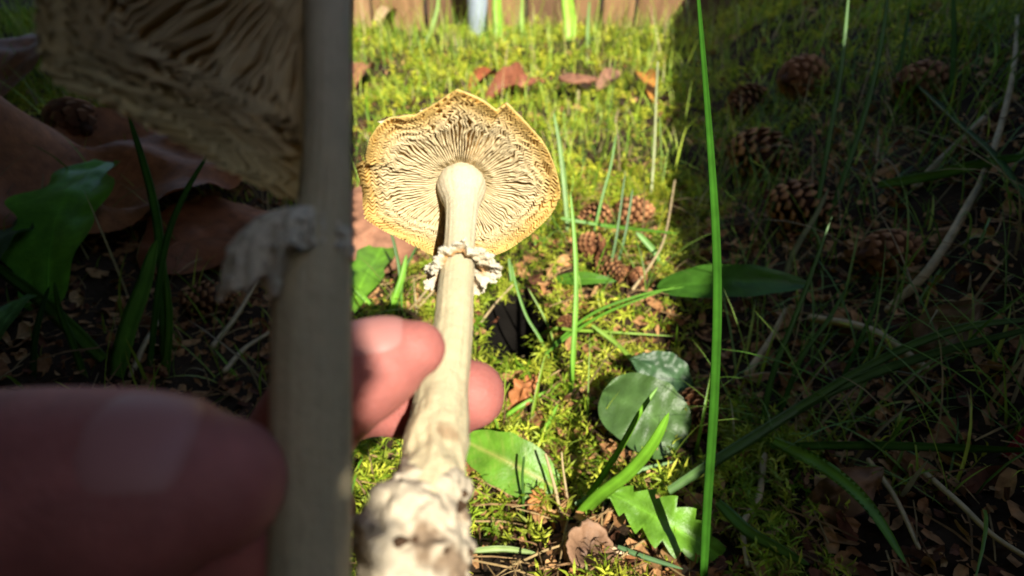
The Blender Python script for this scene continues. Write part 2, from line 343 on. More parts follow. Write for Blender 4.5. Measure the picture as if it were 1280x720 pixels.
# ------------------------------------------------------------------ mushrooms
def cap_parts(root, O, tilt, dome, outline_px, th0, th1, closed, n_gills, h_gill, thick, seed, inner, patches=True, crisp=.0008, band=(.62, .43, .14)):
    """O: where the stem meets the cap; outline pixels are cast on to the plane of the margin"""
    nrm = -VB*cos(tilt) + VU*sin(tilt); e1 = VR; e2 = np.cross(nrm, e1); e2 = e2 if e2.dot(VU) > 0 else -e2
    org = O - nrm*dome; uv = []
    for q in outline_px:
        d = ray(*q); t = (org-EYE).dot(nrm)/d.dot(nrm); p = EYE+d*t-org; uv.append((p.dot(e1), p.dot(e2)))
    uv = np.array(uv); th = np.arctan2(uv[:, 1], uv[:, 0]); R = np.hypot(uv[:, 0], uv[:, 1])
    if not closed: th = np.where(th < th0-.05, th+2*pi, th)
    o = np.argsort(th); th, R = th[o], R[o]
    if closed: th = np.r_[th-2*pi, th, th+2*pi]; R = np.r_[R, R, R]
    Rf = lambda a: np.interp(a, th, R)
    Rmean = R.mean()
    def under(rho, a):
        r = rho*Rf(a); w = -dome*(rho**2.0) - .05*Rmean*sstep((rho-.86)/.14)*(.5+.5*vn(a*1.4, 0, 0, seed))
        w = w + .045*Rmean*rho**3*vn(np.cos(a)*2.2, np.sin(a)*2.2, 0, seed+5)
        return O + (np.cos(a)*r)[..., None]*e1 + (np.sin(a)*r)[..., None]*e2 + w[..., None]*nrm
    na = 220 if closed else 130
    aa = th0 + (th1-th0)*np.arange(na)/(na if closed else na-1)
    rr = np.r_[np.linspace(.02, .85, 14), np.linspace(.88, 1, 7)]
    A, RR = np.meshgrid(aa, rr, indexing='ij')
    lo = under(RR, A)
    tk = thick*(1-RR**2)*1.0 + .0011 + .0004*vn(A*20, RR*4, 0, seed)
    hi = under(RR, A) + nrm*tk[..., None] + (nrm*(.12*Rmean*(1-RR**2))[..., None])
    m = len(rr)
    V = np.concatenate([lo, hi[:, ::-1]], 1)                # na, 2m, 3: round the edge from the under to the upper face
    col_lo = mixc((.56, .38, .17), band, sstep((RR.ravel()-.55)/.4)).reshape(na, m, 3)
    col_hi = np.broadcast_to(np.array((.60, .48, .20)), (na, m, 3))
    col = np.concatenate([col_lo, col_hi], 1)
    F = [gridfaces(na, 2*m)]
    if closed: F.append(np.stack([np.arange(2*m-1)+(na-1)*2*m, np.arange(2*m-1)+(na-1)*2*m+1, np.arange(2*m-1)+1, np.arange(2*m-1)], -1))
    else:
        for k in (0, na-1): F.append(((np.arange(2*m) if k == 0 else np.arange(2*m)[::-1])+k*2*m)[None])
    cap = mesh_np('cap', V.reshape(-1, 3), F, M['cap'], root, col.reshape(-1, 3))
    # gills
    rs = np.random.default_rng(seed); Vg, Fg, Cg = [], [], []; off = 0; S = 64
    for g in range(n_gills):
        a0 = th0 + (th1-th0)*(g+.5)/n_gills + rs.normal()*.10*(th1-th0)/n_gills
        kind = g % 4
        st = inner if kind in (0, 2) else (.42+.08*rs.normal() if kind == 1 else .58+.07*rs.normal())
        rho = np.linspace(st, .997, S)
        lat = crisp*(.08+1.15*sstep((rho-.45)/.45))*vn(rho*10+2.5*vn(np.cos(a0)*4, np.sin(a0)*4, 0, 5), np.cos(a0)*7, np.sin(a0)*7, seed+2)*2.3
        lat = lat + crisp*1.3*sstep((rho-.6)/.25)*np.sin(rho*75+3*vn(np.cos(a0)*6, np.sin(a0)*6, 0, seed))
        a = a0 + lat/np.maximum(rho*Rf(np.array(a0)), .004)
        B = under(rho, a); B = B - nrm*.0  # root on the flesh
        hh = h_gill*np.minimum(sstep((rho-st)/.16)*.85+.15, 1)*(1-.62*sstep((rho-.70)/.28))*(1+.15*vn(rho*22, g*3.1, 0, seed))
        tang = -np.sin(a)[:, None]*e1 + np.cos(a)[:, None]*e2
        wb = .00022*(1+.7*sstep((rho-.6)/.3))*Rmean/.03; we = wb*.7
        lean = vn(rho*9, np.cos(a0)*5, np.sin(a0)*5, seed+8)*h_gill*.35*sstep((rho-.4)/.4)
        E = B - nrm*hh[:, None] + tang*lean[:, None]
        ring = np.stack([B+tang*wb[:, None]+nrm*.0004, E+tang*we[:, None], E-tang*we[:, None], B-tang*wb[:, None]+nrm*.0004], 1)
        Vg.append(ring.reshape(-1, 3)); Fg.append(gridfaces(S, 4)+off); off += S*4
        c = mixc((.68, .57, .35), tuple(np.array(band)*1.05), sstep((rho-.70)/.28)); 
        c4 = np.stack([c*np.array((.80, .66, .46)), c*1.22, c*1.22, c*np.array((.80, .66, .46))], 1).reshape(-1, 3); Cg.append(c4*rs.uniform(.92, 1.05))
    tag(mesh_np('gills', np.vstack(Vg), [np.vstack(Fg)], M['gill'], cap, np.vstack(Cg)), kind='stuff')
    if patches:
        Vp, Fp = [], []; off = 0
        for k in range(46):
            a = rs.uniform(.2, 2.9); rho = rs.uniform(.86, .99); c = under(np.array([rho]), np.array([a]))[0]+nrm*(.0013+thick*(1-rho**2)+.12*Rmean*(1-rho**2))
            s = rs.uniform(.0006, .0020); q = np.array([[cos(b)*s*rs.uniform(.6, 1.3), sin(b)*s*rs.uniform(.6, 1.3), 0] for b in np.linspace(0, 2*pi, 7)[:-1]])
            ring = c + q[:, :1]*e1 + q[:, 1:2]*e2 - nrm*.0004; top = c + q[:, :1]*.6*e1 + q[:, 1:2]*.6*e2 + nrm*s*.55
            Vp += [ring, top]; Fp.append(np.array([(i, (i+1) % 6, 6+(i+1) % 6, 6+i) for i in range(6)])+off); Fp.append(np.array([(6, 7, 8, 9), (6, 9, 10, 11)])+off); off += 12
        tag(mesh_np('veil_flecks', np.vstack(Vp), [np.vstack(Fp)], M['ring'], cap, np.full((off, 3), (.62, .57, .43)), smooth=False), kind='stuff')
    return cap

def stem_part(root, rows, seed, dirty_from=.62, name='stem'):
    q = smooth_path(rows, 150)
    path = np.array([P(a, b, c) for a, b, c, _ in q]); rad = q[:, 3]*q[:, 2]/FPX
    def disp(V, A, I):
        fib = vn(A*14, I*7, 0, seed)*.00016 + vn(A*34, I*12, 0, seed+1)*.00010
        sh = sstep((I-dirty_from+.08)/.2)*(fbm(A*3, I*26, 0, seed+3)*.0009)
        return fib + sh*.7
    V, F, A, I = tube_np(path, rad, 90, disp)
    top = np.array((.52, .455, .32)); low = np.array((.51, .435, .27))
    c = top+(low-top)*sstep((I-.2)/.3)[:, None]
    c = c*(1+.03*vn(A*22, I*6, 0, seed+9)[:, None])
    d = sstep((vn(A*2.2, I*24, 0, seed+4)-.40)/.25)*.8*sstep((I-dirty_from)/.12)
    c = c*(1-d[:, None]) + np.array((.22, .12, .06))*d[:, None]
    return mesh_np(name, V, F, M['stem'], root, c), path, rad

def ring_part(stem, ctr, axis, r_in, r_out, drop, seed, name='ring', torn=0.0):
    """ragged skirt; axis points to the cap"""
    axis = unit(axis); S = unit(np.cross(axis, VB)); U = np.cross(S, axis); na, npf = 220, 34
    a = np.arange(na)/na*2*pi; t = np.linspace(0, 1, npf)
    edge = 1 + .28*fbm(np.cos(a)*2.4, np.sin(a)*2.4, 0, seed) + .12*vn(a*9, 0, 0, seed+1)
    edge = edge*(1-torn*sstep(np.cos(a)*1.6+.3))
    dr = drop*(1+.8*fbm(np.cos(a)*1.9+4, np.sin(a)*1.9, 0, seed+2))*(1+.5*sstep(-np.cos(a)))
    out = np.sin(np.minimum(t/.55, 1)*pi/2); back = sstep((t-.55)/.45)
    rad = r_in + (r_out*edge[:, None]-r_in)*(out-.75*back)[None]
    hgt = .25*drop*(1-t)[None] - dr[:, None]*(np.minimum(t/.55, 1)**2 - .55*back)[None]
    D = np.cos(a)[:, None]*S + np.sin(a)[:, None]*U
    V = ctr + D[:, None]*rad[..., None] + axis*hgt[..., None]
    k = 3400
    n = (fbm(V[..., 0]*k*.35, V[..., 1]*k*.35, V[..., 2]*k*.35, seed+6, 3))
    V = V + (D[:, None]*.7 - axis*.5)*(n*.20*(r_out-r_in))[..., None]*sstep(t*4)[None, :, None]
    c = np.broadcast_to(np.array((.62, .55, .41)), (na, npf, 3)).copy()
    br = (sstep((t-.72)/.2)[None]*sstep((.35+vn(np.cos(a)*2, np.sin(a)*2, 0, seed+3))/.5)[:, None])[..., None]
    c = c*(1-br)+np.array((.48, .28, .12))*br
    f = gridfaces(na, npf); w_ = np.arange(npf-1)
    F = [f, np.stack([(na-1)*npf+w_, (na-1)*npf+w_+1, w_+1, w_], -1)]
    o = mesh_np(name, V.reshape(-1, 3), F, M['ring'], stem, c.reshape(-1, 3))
    # crumbs hanging on the hem
    rs = np.random.default_rng(seed); Vs, Fs = [], []; off = 0
    ico = np.array([(0, 0, 1), (.89, 0, .45), (.28, .85, .45), (-.72, .53, .45), (-.72, -.53, .45), (.28, -.85, .45), (.72, .53, -.45), (-.28, .85, -.45), (-.89, 0, -.45), (-.28, -.85, -.45), (.72, -.53, -.45), (0, 0, -1)])
    fi = np.array([(0, 1, 2), (0, 2, 3), (0, 3, 4), (0, 4, 5), (0, 5, 1), (1, 6, 2), (2, 7, 3), (3, 8, 4), (4, 9, 5), (5, 10, 1), (6, 7, 2), (7, 8, 3), (8, 9, 4), (9, 10, 5), (10, 6, 1), (11, 7, 6), (11, 8, 7), (11, 9, 8), (11, 10, 9), (11, 6, 10)])
    Vr = V
    for k in range(650):
        p = Vr[rs.integers(0, na), rs.integers(int(npf*.35), int(npf*.72))]
        s = rs.uniform(.025, .085)*(r_out-r_in)
        Vs.append(p+ico*s*rs.uniform(.6, 1.4, (1, 3))*(1+.25*rs.normal(size=(12, 1)))); Fs.append(fi+off); off += 12
    tag(mesh_np('crumbs', np.vstack(Vs), [np.vstack(Fs)], M['ring'], o, np.full((off, 3), (.62, .56, .44))), kind='stuff')

def build_mushroom():
    root = empty('mushroom', P(515, 770, .10))
    tag(root, 'whole cream mushroom with wavy ochre cap and ragged ring, held up in sunlight', 'mushroom')
    O = P(577, 228, .180)
    outline = [(571.7, 110.8), (585, 116), (596.7, 121), (612, 131), (621.7, 139), (628, 132), (634, 128.3), (645, 140), (657, 152.5), (668, 165), (680, 179.6), (690, 200), (696.7, 219), (700.8, 244), (690, 262), (671.7, 279.6), (655, 294),
               (638, 306.7), (613, 317), (596, 312), (575, 322), (553, 321), (538, 314), (523.7, 306.7), (505, 298), (488, 290), (470, 281), (457, 273), (454, 255), (453, 240), (449, 220), (446, 204), (453, 200), (460, 199), (460, 186), (463, 172), (472, 158), (484, 148), (500, 146), (519.6, 144), (535, 135), (546.7, 127.5), (560, 118)]
    cap_parts(root, O, radians(36), .0065, outline, 0, 2*pi, True, 208, .0027, .004, 11, .20, crisp=.00055)
    rows = [(577, 220, .1815, 26), (577, 232, .179, 30.5), (577, 243, .177, 28), (577, 256, .174, 22), (576, 275, .170, 19.5), (574, 305, .164, 19.3), (572, 335, .158, 20.8), (569, 370, .150, 22.5), (566, 410, .143, 24.5),
            (560, 450, .136, 28), (553, 490, .130, 32), (547, 535, .122, 37), (542, 580, .115, 40), (536, 615, .110, 45), (528, 660, .106, 48), (520, 720, .102, 44), (515, 770, .10, 30)]
    st, path, rad = stem_part(root, rows, 3)
    ax = path[45]-path[70]
    ring_part(st, P(575, 331, .1585), ax, .0040, .0092, .0030, 21)
    # volva: lumpy sack round the foot
    q = smooth_path([(540, 622, .1105, 43), (534, 636, .1085, 55), (528, 655, .1065, 66), (521, 688, .104, 73), (517, 728, .101, 70), (514, 775, .099, 52), (512, 800, .098, 26)], 80)
    vp = np.array([P(a, b, c) for a, b, c, _ in q]); vr = q[:, 3]*q[:, 2]/FPX
    def disp(V, A, I):
        k = 130
        return .0021*fbm(V[..., 0]*k, V[..., 1]*k, V[..., 2]*k, 31, 4) + .0007*fbm(V[..., 0]*520, V[..., 1]*520, V[..., 2]*520, 37, 3) + .0009*np.maximum(0, np.sin(I*16+2*np.cos(A*2)))*vn(A*1.5, I*4, 0, 6)
    V, F, A, I = tube_np(vp, vr, 120, disp)
    n1 = -.55*fbm(V[:, 0]*130, V[:, 1]*130, V[:, 2]*130, 31, 4) + .8*fbm(V[:, 0]*210, V[:, 1]*210, V[:, 2]*120, 77)
    dd = .85*sstep((n1-.18)/.55)[:, None]; c = np.array((.48, .41, .30))*(1-dd)+np.array((.17, .11, .065))*dd
    vo = mesh_np('volva', V, F, M['volva'], st, c)
    # loose flaps of the sack and crumbs of soil
    rs = np.random.default_rng(5); Vs, Fs = [], []; off = 0
    for k in range(40):
        i = rs.integers(0, len(V)); s = rs.uniform(.0006, .0016)
        ctr = V[i]; q6 = np.array([[1, 0, 0], [-1, 0, 0], [0, 1, 0], [0, -1, 0], [0, 0, 1], [0, 0, -1]])*s*rs.uniform(.5, 1.4, (6, 1))
        Vs.append(ctr+q6); Fs.append(np.array([(0, 2, 4), (2, 1, 4), (1, 3, 4), (3, 0, 4), (2, 0, 5), (1, 2, 5), (3, 1, 5), (0, 3, 5)])+off); off += 6
    tag(mesh_np('soil_crumbs', np.vstack(Vs), [np.vstack(Fs)], M['dirt'], vo, smooth=False), kind='stuff')
    for (px, py, rp) in ((563, 559, 5), (550, 581, 6), (553, 612, 6), (584, 394, 1.6), (571, 470, 1.8)):
        dd_ = np.interp(py, [394, 470, 559, 581, 612], [.146, .133, .118, .115, .111]); c = P(px, py, dd_); rr = np.interp(py, [394, 470, 559, 581, 612], [24, 30, 38.5, 40, 45])*dd_/FPX
        s = rp*dd_/FPX; off_ = px-np.interp(py, [394, 470, 559, 581, 612], [567, 557, 544.5, 542, 537]); zz = math.sqrt(max(rr**2-(off_*dd_/FPX)**2, 1e-8))
        c = c + VB*(zz+.0009)
        Vq = np.array([c+s*(VR*cos(b)*(1+.3*sin(3*b))+VU*sin(b)*.8) for b in np.linspace(0, 2*pi, 9)[:-1]]+[c+VB*s*.5]); mesh_np('dirt_speck', Vq, [np.array([(i, (i+1) % 8, 8) for i in range(8)])], M['dirt'], st)
    settle(root)
build_mushroom()

def build_broken_mushroom():
    root = empty('mushroom', P(385, 900, .088))
    tag(root, 'large mushroom in deep shade with half its gilled cap broken away', 'mushroom')
    O = P(409, -80, .0925)
    outline = [(420, -420), (300, -400), (160, -330), (90, -240), (62, -150), (54, -60), (52, 0), (54, 45), (62, 88), (85, 103), (110, 116), (160, 141), (210, 165), (260, 190), (310, 217), (345, 236), (366, 246), (385, 256), (400, 262)]
    cap_parts(root, O, radians(22), .006, outline, pi/2+.05, 3*pi/2-.16, False, 84, .0034, .005, 19, .17, patches=False, crisp=.0014, band=(.62, .52, .27))
    rows = [(409, -110, .094, 30), (409, -70, .093, 32), (409, -20, .0925, 28), (409.5, 60, .092, 27), (409, 160, .0915, 27.5), (406, 250, .091, 31), (397, 300, .0905, 40), (391, 360, .090, 46), (389, 470, .089, 48), (388, 600, .0885, 49), (387, 720, .088, 50), (386, 820, .088, 52), (385, 900, .088, 45)]
    st, path, rad = stem_part(root, rows, 8, dirty_from=.9)
    ring_part(st, P(394, 275, .0905), path[20]-path[60], .0036, .0100, .0065, 33, torn=.52)
    settle(root)
build_broken_mushroom()

# ------------------------------------------------------------------ hands
def hand(name, label, chains, nails, voxel):
    Vs, Fs = [], []; off = 0
    me = bpy.data.meshes.new('tmp'); bm = bmesh.new()
    for rows in chains:
        q = smooth_path(rows, 12*len(rows)); path = np.array([P(a, b, c) for a, b, c, _ in q]); rad = q[:, 3]*q[:, 2]/FPX
        V, F, _, _ = tube_np(path, rad, 28)
        vs = [bm.verts.new(v) for v in V]
        for f in F:
            for r in f: bm.faces.new([vs[i] for i in r])
    bm.to_mesh(me); bm.free()
    o = bpy.data.objects.new('tmp', me); C.objects.link(o)
    md = o.modifiers.new('r', 'REMESH'); md.mode = 'VOXEL'; md.voxel_size = voxel
    sm = o.modifiers.new('s', 'SMOOTH'); sm.factor = .6; sm.iterations = 14
    dg = bpy.context.evaluated_depsgraph_get(); dg.update()
    m2 = bpy.data.meshes.new_from_object(o.evaluated_get(dg)); bpy.data.objects.remove(o)
    m2.name = name; m2.materials.clear(); m2.materials.append(M['skin']); m2.polygons.foreach_set('use_smooth', [True]*len(m2.polygons))
    r = bpy.data.objects.new(name, m2); C.objects.link(r); tag(r, label, 'hand')
    for rows, (t0, t1), ctr_dir, half in nails:                 # nail lies on the back of a fingertip
        q = smooth_path(rows, 60); path = np.array([P(a, b, c) for a, b, c, _ in q]); rad = q[:, 3]*q[:, 2]/FPX
        T = unit(np.gradient(path, axis=0)); n0 = ctr_dir
        tt = np.linspace(t0, t1, 16); aa = np.linspace(-half, half, 15); G = np.zeros((16, 15, 3))
        for i, t in enumerate(tt):
            k = t*59; c = np.array([np.interp(k, np.arange(60), path[:, j]) for j in range(3)]); d = np.array([np.interp(k, np.arange(60), T[:, j]) for j in range(3)]); rr = np.interp(k, np.arange(60), rad)
            nn = unit(n0-d*n0.dot(d)); b = np.cross(d, nn)
            e = (i/15-.5)*2; sh = np.sqrt(max(1-abs(e)**4, .02))
            for j, a in enumerate(aa):
                lift = .985+.03*(1-(a/half)**4)*(1-abs(e)**6)
                G[i, j] = c + (nn*cos(a*sh)+b*sin(a*sh))*rr*lift
        mesh_np('nail', G.reshape(-1, 3), gridfaces(16, 15), M['nail'], r)
    return r
thumb = [(521, 436, .1175, 37), (506, 441, .1175, 49), (484, 450, .1175, 58), (455, 464, .118, 66), (425, 480, .119, 70), (392, 520, .122, 66), (350, 590, .130, 70), (285, 680, .142, 84), (210, 770, .15, 95)]
index = [(588, 493, .143, 44), (573, 494, .144, 55), (550, 496, .1455, 57), (505, 500, .1465, 48), (455, 505, .147, 42), (405, 535, .148, 44), (330, 640, .155, 60), (240, 715, .168, 66)]
hand('hand', 'pink sunlit hand pinching the whole mushroom between thumb and forefinger',
     [thumb, index,
      [(405, 640, .150, 40), (390, 655, .155, 48), (330, 690, .162, 52), (250, 730, .172, 58), (200, 760, .178, 62)],
      [(390, 715, .152, 38), (370, 725, .157, 46), (300, 750, .165, 50), (215, 780, .175, 58)],
      [(360, 785, .150, 34), (340, 790, .155, 40), (270, 805, .162, 46), (200, 815, .170, 54)],
      [(285, 700, .145, 80), (240, 730, .155, 100), (190, 765, .165, 115), (130, 800, .17, 120), (40, 850, .175, 100), (-120, 910, .18, 95), (-320, 960, .185, 105)]],
     [(thumb, (.02, .38), unit(VU*1.0+VB*.55), .80)], .0008)
thumb2 = [(268, 606, .0775, 88), (240, 607, .077, 110), (185, 611, .0765, 124), (110, 614, .076, 130), (20, 616, .0755, 131), (-80, 630, .076, 130), (-200, 690, .080, 150), (-330, 780, .086, 180)]
index2 = [(352, 715, .1065, 52), (330, 715, .107, 64), (270, 716, .108, 70), (180, 720, .109, 72), (60, 735, .110, 74), (-80, 760, .112, 80), (-260, 800, .115, 95)]
hand('hand', 'shadowed hand with a broad blunt thumb gripping the broken-capped mushroom',
     [thumb2, index2,
      [(320, 830, .105, 60), (280, 832, .107, 68), (160, 840, .110, 74), (0, 850, .114, 80), (-220, 860, .118, 100)],
      [(290, 945, .104, 56), (250, 950, .106, 66), (120, 955, .110, 72), (-40, 950, .114, 80), (-240, 930, .118, 100)],
      [(240, 1050, .104, 50), (200, 1052, .106, 58), (80, 1050, .110, 64), (-60, 1030, .114, 74), (-260, 980, .118, 100)],
      [(-200, 760, .095, 170), (-280, 830, .105, 210), (-400, 880, .11, 220), (-560, 930, .115, 200), (-800, 1000, .12, 210)]],
     [(thumb2, (.05, .34), unit(VU*1.0+VB*.75), .70)], .0009)

# ------------------------------------------------------------------ pine cones
def cone_mesh(seed, n=84):
    r = np.random.default_rng(seed); V, F, Cc = [], [], []
    for k in range(n):
        t = (k+.5)/n; z = t; a = k*2.39996; R = .36*np.sin(pi*min(t*.93+.09, 1))**.75*(1-.25*t)
        o = np.array([cos(a), sin(a), 0]); s = np.array([-sin(a), cos(a), 0]); u = np.array([0, 0, 1.]); wd = .105*(.55+R*1.6); ln = .20*(.6+R)
        p = o*R*.55+u*(z-.06); q = o*(R+.03)+u*(z+.02+.04*r.normal()*.4); e = o*(R+.02+ln*.22)+u*(z+ln*.50); th = (o*.35-u)*.022
        b = len(V)
        V += [p-s*wd*.4, p+s*wd*.4, q+s*wd*.75, q-s*wd*.75, e+s*wd*.42, e-s*wd*.42, q+s*wd*.7+th, q-s*wd*.7+th, e+s*wd*.3+th*1.3, e-s*wd*.3+th*1.3]
        F += [(b, b+1, b+2, b+3), (b+3, b+2, b+4, b+5), (b+1, b, b+7, b+6), (b+6, b+7, b+9, b+8), (b+4, b+8, b+9, b+5), (b+2, b+6, b+8, b+4), (b+3, b+5, b+9, b+7)]
        v = r.uniform(.7, 1.2); Cc += [np.array((.15, .06, .025))*v]*4 + [np.array((.42, .20, .085))*v]*2 + [np.array((.20, .08, .035))*v]*2 + [np.array((.46, .23, .10))*v]*2
    return np.array(V)-[0, 0, .5], np.array(F), np.array(Cc)
CONES = [cone_mesh(s) for s in (1, 2, 3)]
CONE_PROTO = {}
def pine_cone(px, py, length_px, ang, label, k=0, tip_cam=0.0, lift=.42):
    """ang: direction of the cone's tip in the picture plane's ground sense (0 = right, 90 = away)"""
    g, d = hit(px, py); L = length_px*d/FPX
    root = empty('pine_cone', (g[0], g[1], H(g[0], g[1])+L*lift-.001)); tag(root, label, 'pine cone', 'pine cones lying in the moss')
    if k not in CONE_PROTO:
        V, F, c = CONES[k]
        s = mesh_np('scales', V, [F], M['cone'], root, c, smooth=False); tag(s, kind='stuff')
        t = np.linspace(0, 1, 14); pth = np.stack([0*t, 0*t, t-.5], -1); Vc, Fc, _, _ = tube_np(pth, .20*np.sin(pi*np.clip(t*.85+.12, 0, 1))+.02, 10, ref=np.array([1., 0, 0]))
        co = mesh_np('core', Vc, Fc, M['cone'], root, np.full((len(Vc), 3), (.07, .03, .015)))
        CONE_PROTO[k] = (s, co)
    else:
        for s in CONE_PROTO[k]:
            c = s.copy(); C.objects.link(c); c.parent = root
    root.scale = (L, L, L)
    a = radians(ang); d3 = Vector((cos(a), sin(a), tip_cam)).normalized(); root.rotation_euler = d3.to_track_quat('Z', 'Y').to_euler()
pine_cone(742, 288, 46, 200, 'dark pine cone lying beside a paler one among sunlit blades', 0)
pine_cone(790, 284, 52, 15, 'reddish pine cone lying half buried in sunlit grass behind the others', 1)
pine_cone(738, 322, 44, 120, 'orange-brown pine cone behind the tall sunlit grass blade', 2)
pine_cone(762, 350, 40, 320, 'weathered orange pine cone between grass blades in front of its neighbour', 0)
pine_cone(796, 355, 30, 60, 'little tan pine cone beside a pale bent stalk', 1)
pine_cone(707, 418, 34, 250, 'small rusty pine cone beside the dark hole', 2, .4)
pine_cone(930, 148, 62, 215, 'dark shaded pine cone with its scales seen end on', 0, .1, lift=.30)
pine_cone(1000, 118, 70, 30, 'dark red-brown pine cone lying behind another on the shady bank', 1, lift=.30)
pine_cone(948, 218, 84, 300, 'big orange-brown pine cone on the shady bank', 2, lift=.30)
pine_cone(1000, 282, 84, 310, 'long brown pine cone lying end to end with a bigger one in shade', 0, lift=.30)
pine_cone(1108, 338, 80, 10, 'shaded pine cone beside the long pale stalk', 1, lift=.30)
pine_cone(868, 530, 74, 265, 'shaded pine cone standing behind the tall upright grass blade', 2, .5, lift=.30)
pine_cone(1150, 125, 70, 5, 'far rusty pine cone under crossing blades on the shady bank', 0, lift=.30)
pine_cone(470, 310, 30, 140, 'brown pine cone lying on the big dead leaf under the sunlit cap', 2)
pine_cone(105, 190, 84, 140, 'shaded brown pine cone on dead leaves below the broken cap', 1)
pine_cone(270, 395, 60, 20, 'shaded pine cone behind green blades by the broken mushroom stem', 0)

# ------------------------------------------------------------------ leaves
def leaf(name, label, cat, base, tip, wpx, color, shape='ovate', lift=(.004, .012), fold=.25, curl=.0, wave=.15, mat_=None, face=.45, vein=None, seed=0, group=None, roll=0.0):
    b, db = hit(*base); t, dt = hit(*tip)
    b = b+[0, 0, lift[0]]; t = t+[0, 0, lift[1]]
    L = np.linalg.norm(t-b); W = wpx*.5*(db+dt)/2/FPX
    ax = unit(t-b); nn = unit(np.array([0, 0, 1.])*(1-face)+VB*face); side = unit(np.cross(ax, nn)); nn = np.cross(side, ax)
    nn, side = nn*cos(roll)+side*sin(roll), side*cos(roll)-nn*sin(roll)
    nu, nv = 42, 13
    u = np.linspace(0, 1, nu)[:, None]; v = np.linspace(-1, 1, nv)[None]
    prof = dict(ovate=np.sin(pi*u**.85)**.8, round=np.sqrt(np.maximum(1-(2*u-1)**2, 0))**.8, toothed=np.sin(pi*(u*.9+.05))**.7*(1-.42*((u*6.0) % 1)**1.5), lance=np.sin(pi*u**.8)**.65,
                lobed=np.sin(pi*(u*.92+.04))**.6*(1-.30*np.abs(np.sin(u*11))**2))[shape]
    prof = np.maximum(prof, .035)*(1+.06*vn(u*9, seed*3.3, 0, seed))
    X = u*L; Y = v*prof*W
    Z = fold*np.abs(Y) + curl*(Y/W)**2*W*1.2 + wave*W*vn(u*4, v*1.2, 0, seed+1) + .5*wave*W*vn(u*10, v*3, 0, seed+4) + .22*L*np.sin(pi*u)*.4
    V = b + X[..., None]*ax + Y[..., None]*side + Z[..., None]*nn
    c = np.broadcast_to(np.array(color), (nu, nv, 3)).copy(); c = c*(1+.18*vn(u*7, v*3, 0, seed+2))[..., None]
    vc = np.array(vein if vein else np.array(color)*1.5)
    vw = np.maximum(np.exp(-(v/.10)**2)*np.ones_like(u), .35*np.exp(-((((u*9-np.abs(v)*1.6) % 1)-.5)/.10)**2))[..., None]
    c = c*(1-.6*vw)+vc*.6*vw
    root = mesh_np(name, V.reshape(-1, 3), gridfaces(nu, nv), mat_ or M['leaf'], col=c.reshape(-1, 3)); tag(root, label, cat, group)
    mid = V[:, nv//2] - nn*W*.02
    mv, mf, _, _ = tube_np(mid[:-2], np.linspace(.03, .008, nu-2)*W*.9+.0002, 6); mesh_np('midrib', mv, mf, M['leaf'], root, np.broadcast_to(np.clip(vc, 0, 1), (len(mv), 3)))
    return root
G1, G2, G3 = (.085, .22, .02), (.14, .32, .025), (.045, .115, .035)
leaf('broad_leaf', 'broad rounded dull-green leaf behind bright grass blades, sunlit', 'leaf', (856, 560), (750, 522), 96, (.07, .14, .035), 'round', (.006, .026), .1, .1, .12, face=.55, seed=1)
leaf('broad_leaf', 'grey-green leaf partly hidden behind the broad rounded leaf', 'leaf', (862, 498), (782, 486), 52, (.05, .11, .045), 'ovate', (.012, .03), .1, .1, .2, face=.6, seed=2)
leaf('broad_leaf', 'bright green pointed leaf striped with shadow beside the mushroom stem', 'leaf', (700, 618), (572, 574), 66, G2, 'lance', (.004, .022), .22, .0, .1, face=.6, seed=3, vein=(.40, .40, .10))
leaf('toothed_leaf', 'bright green jagged leaf near the dry brown knob', 'leaf', (900, 704), (758, 648), 66, G2, 'toothed', (.006, .024), .12, .0, .15, face=.6, seed=4)
leaf('toothed_leaf', 'bright green leaf behind narrow blades under the sunlit cap', 'leaf', (440, 398), (494, 326), 50, G2, 'lobed', (.006, .03), .12, .1, .15, face=.7, seed=5)
leaf('broad_leaf', 'small dull leaf beside the bright one under the sunlit cap', 'leaf', (420, 392), (452, 345), 36, G1, 'ovate', (.006, .02), .15, .1, .2, face=.7, seed=6)
leaf('broad_leaf', 'wide shaded green leaf beside crossing blades below the broken cap', 'leaf', (60, 395), (152, 258), 116, (.16, .42, .03), 'lobed', (.006, .05), .1, .1, .12, face=.75, seed=7)
leaf('broad_leaf', 'grey-green shaded leaf at the foot of the wide green one', 'leaf', (-60, 400), (58, 308), 86, (.08, .14, .06), 'ovate', (.004, .03), .1, .1, .2, face=.6, seed=8)
leaf('broad_leaf', 'small curved shaded leaf tucked under the grey-green one', 'leaf', (-10, 446), (62, 392), 34, (.12, .24, .05), 'lance', (.004, .02), .1, .2, .2, face=.6, seed=9)
leaf('grass_leaf', 'wide flat green leaf lying behind the tall sunlit blade', 'leaf', (690, 360), (768, 374), 18, G1, 'lance', (.008, .02), .2, 0, .1, face=.6, seed=10)
leaf('grass_leaf', 'wide flat green leaf crossing the tall dark green blade', 'leaf', (820, 372), (1004, 392), 44, (.05, .15, .015), 'lance', (.012, .03), .2, 0, .1, face=.7, seed=11)
BR, RB = (.26, .115, .055), (.30, .075, .035)
D = M['dead']
leaf('dead_leaf', 'large smooth brown dead leaf lying under the sunlit cap', 'leaf', (420, 372), (540, 262), 120, (.30, .145, .085), 'ovate', (.002, .04), .1, .15, .2, D, .5, seed=20)
leaf('dead_leaf', 'curled red-brown dead leaf rising behind the sunlit cap', 'leaf', (606, 126), (680, 120), 30, (.24, .085, .045), 'ovate', (.004, .03), .6, .5, .4, D, .6, seed=21)
leaf('dead_leaf', 'small red dead leaf behind the top of the sunlit cap', 'leaf', (584, 116), (622, 106), 18, (.30, .09, .035), 'ovate', (.004, .03), .4, .5, .3, D, .6, seed=22)
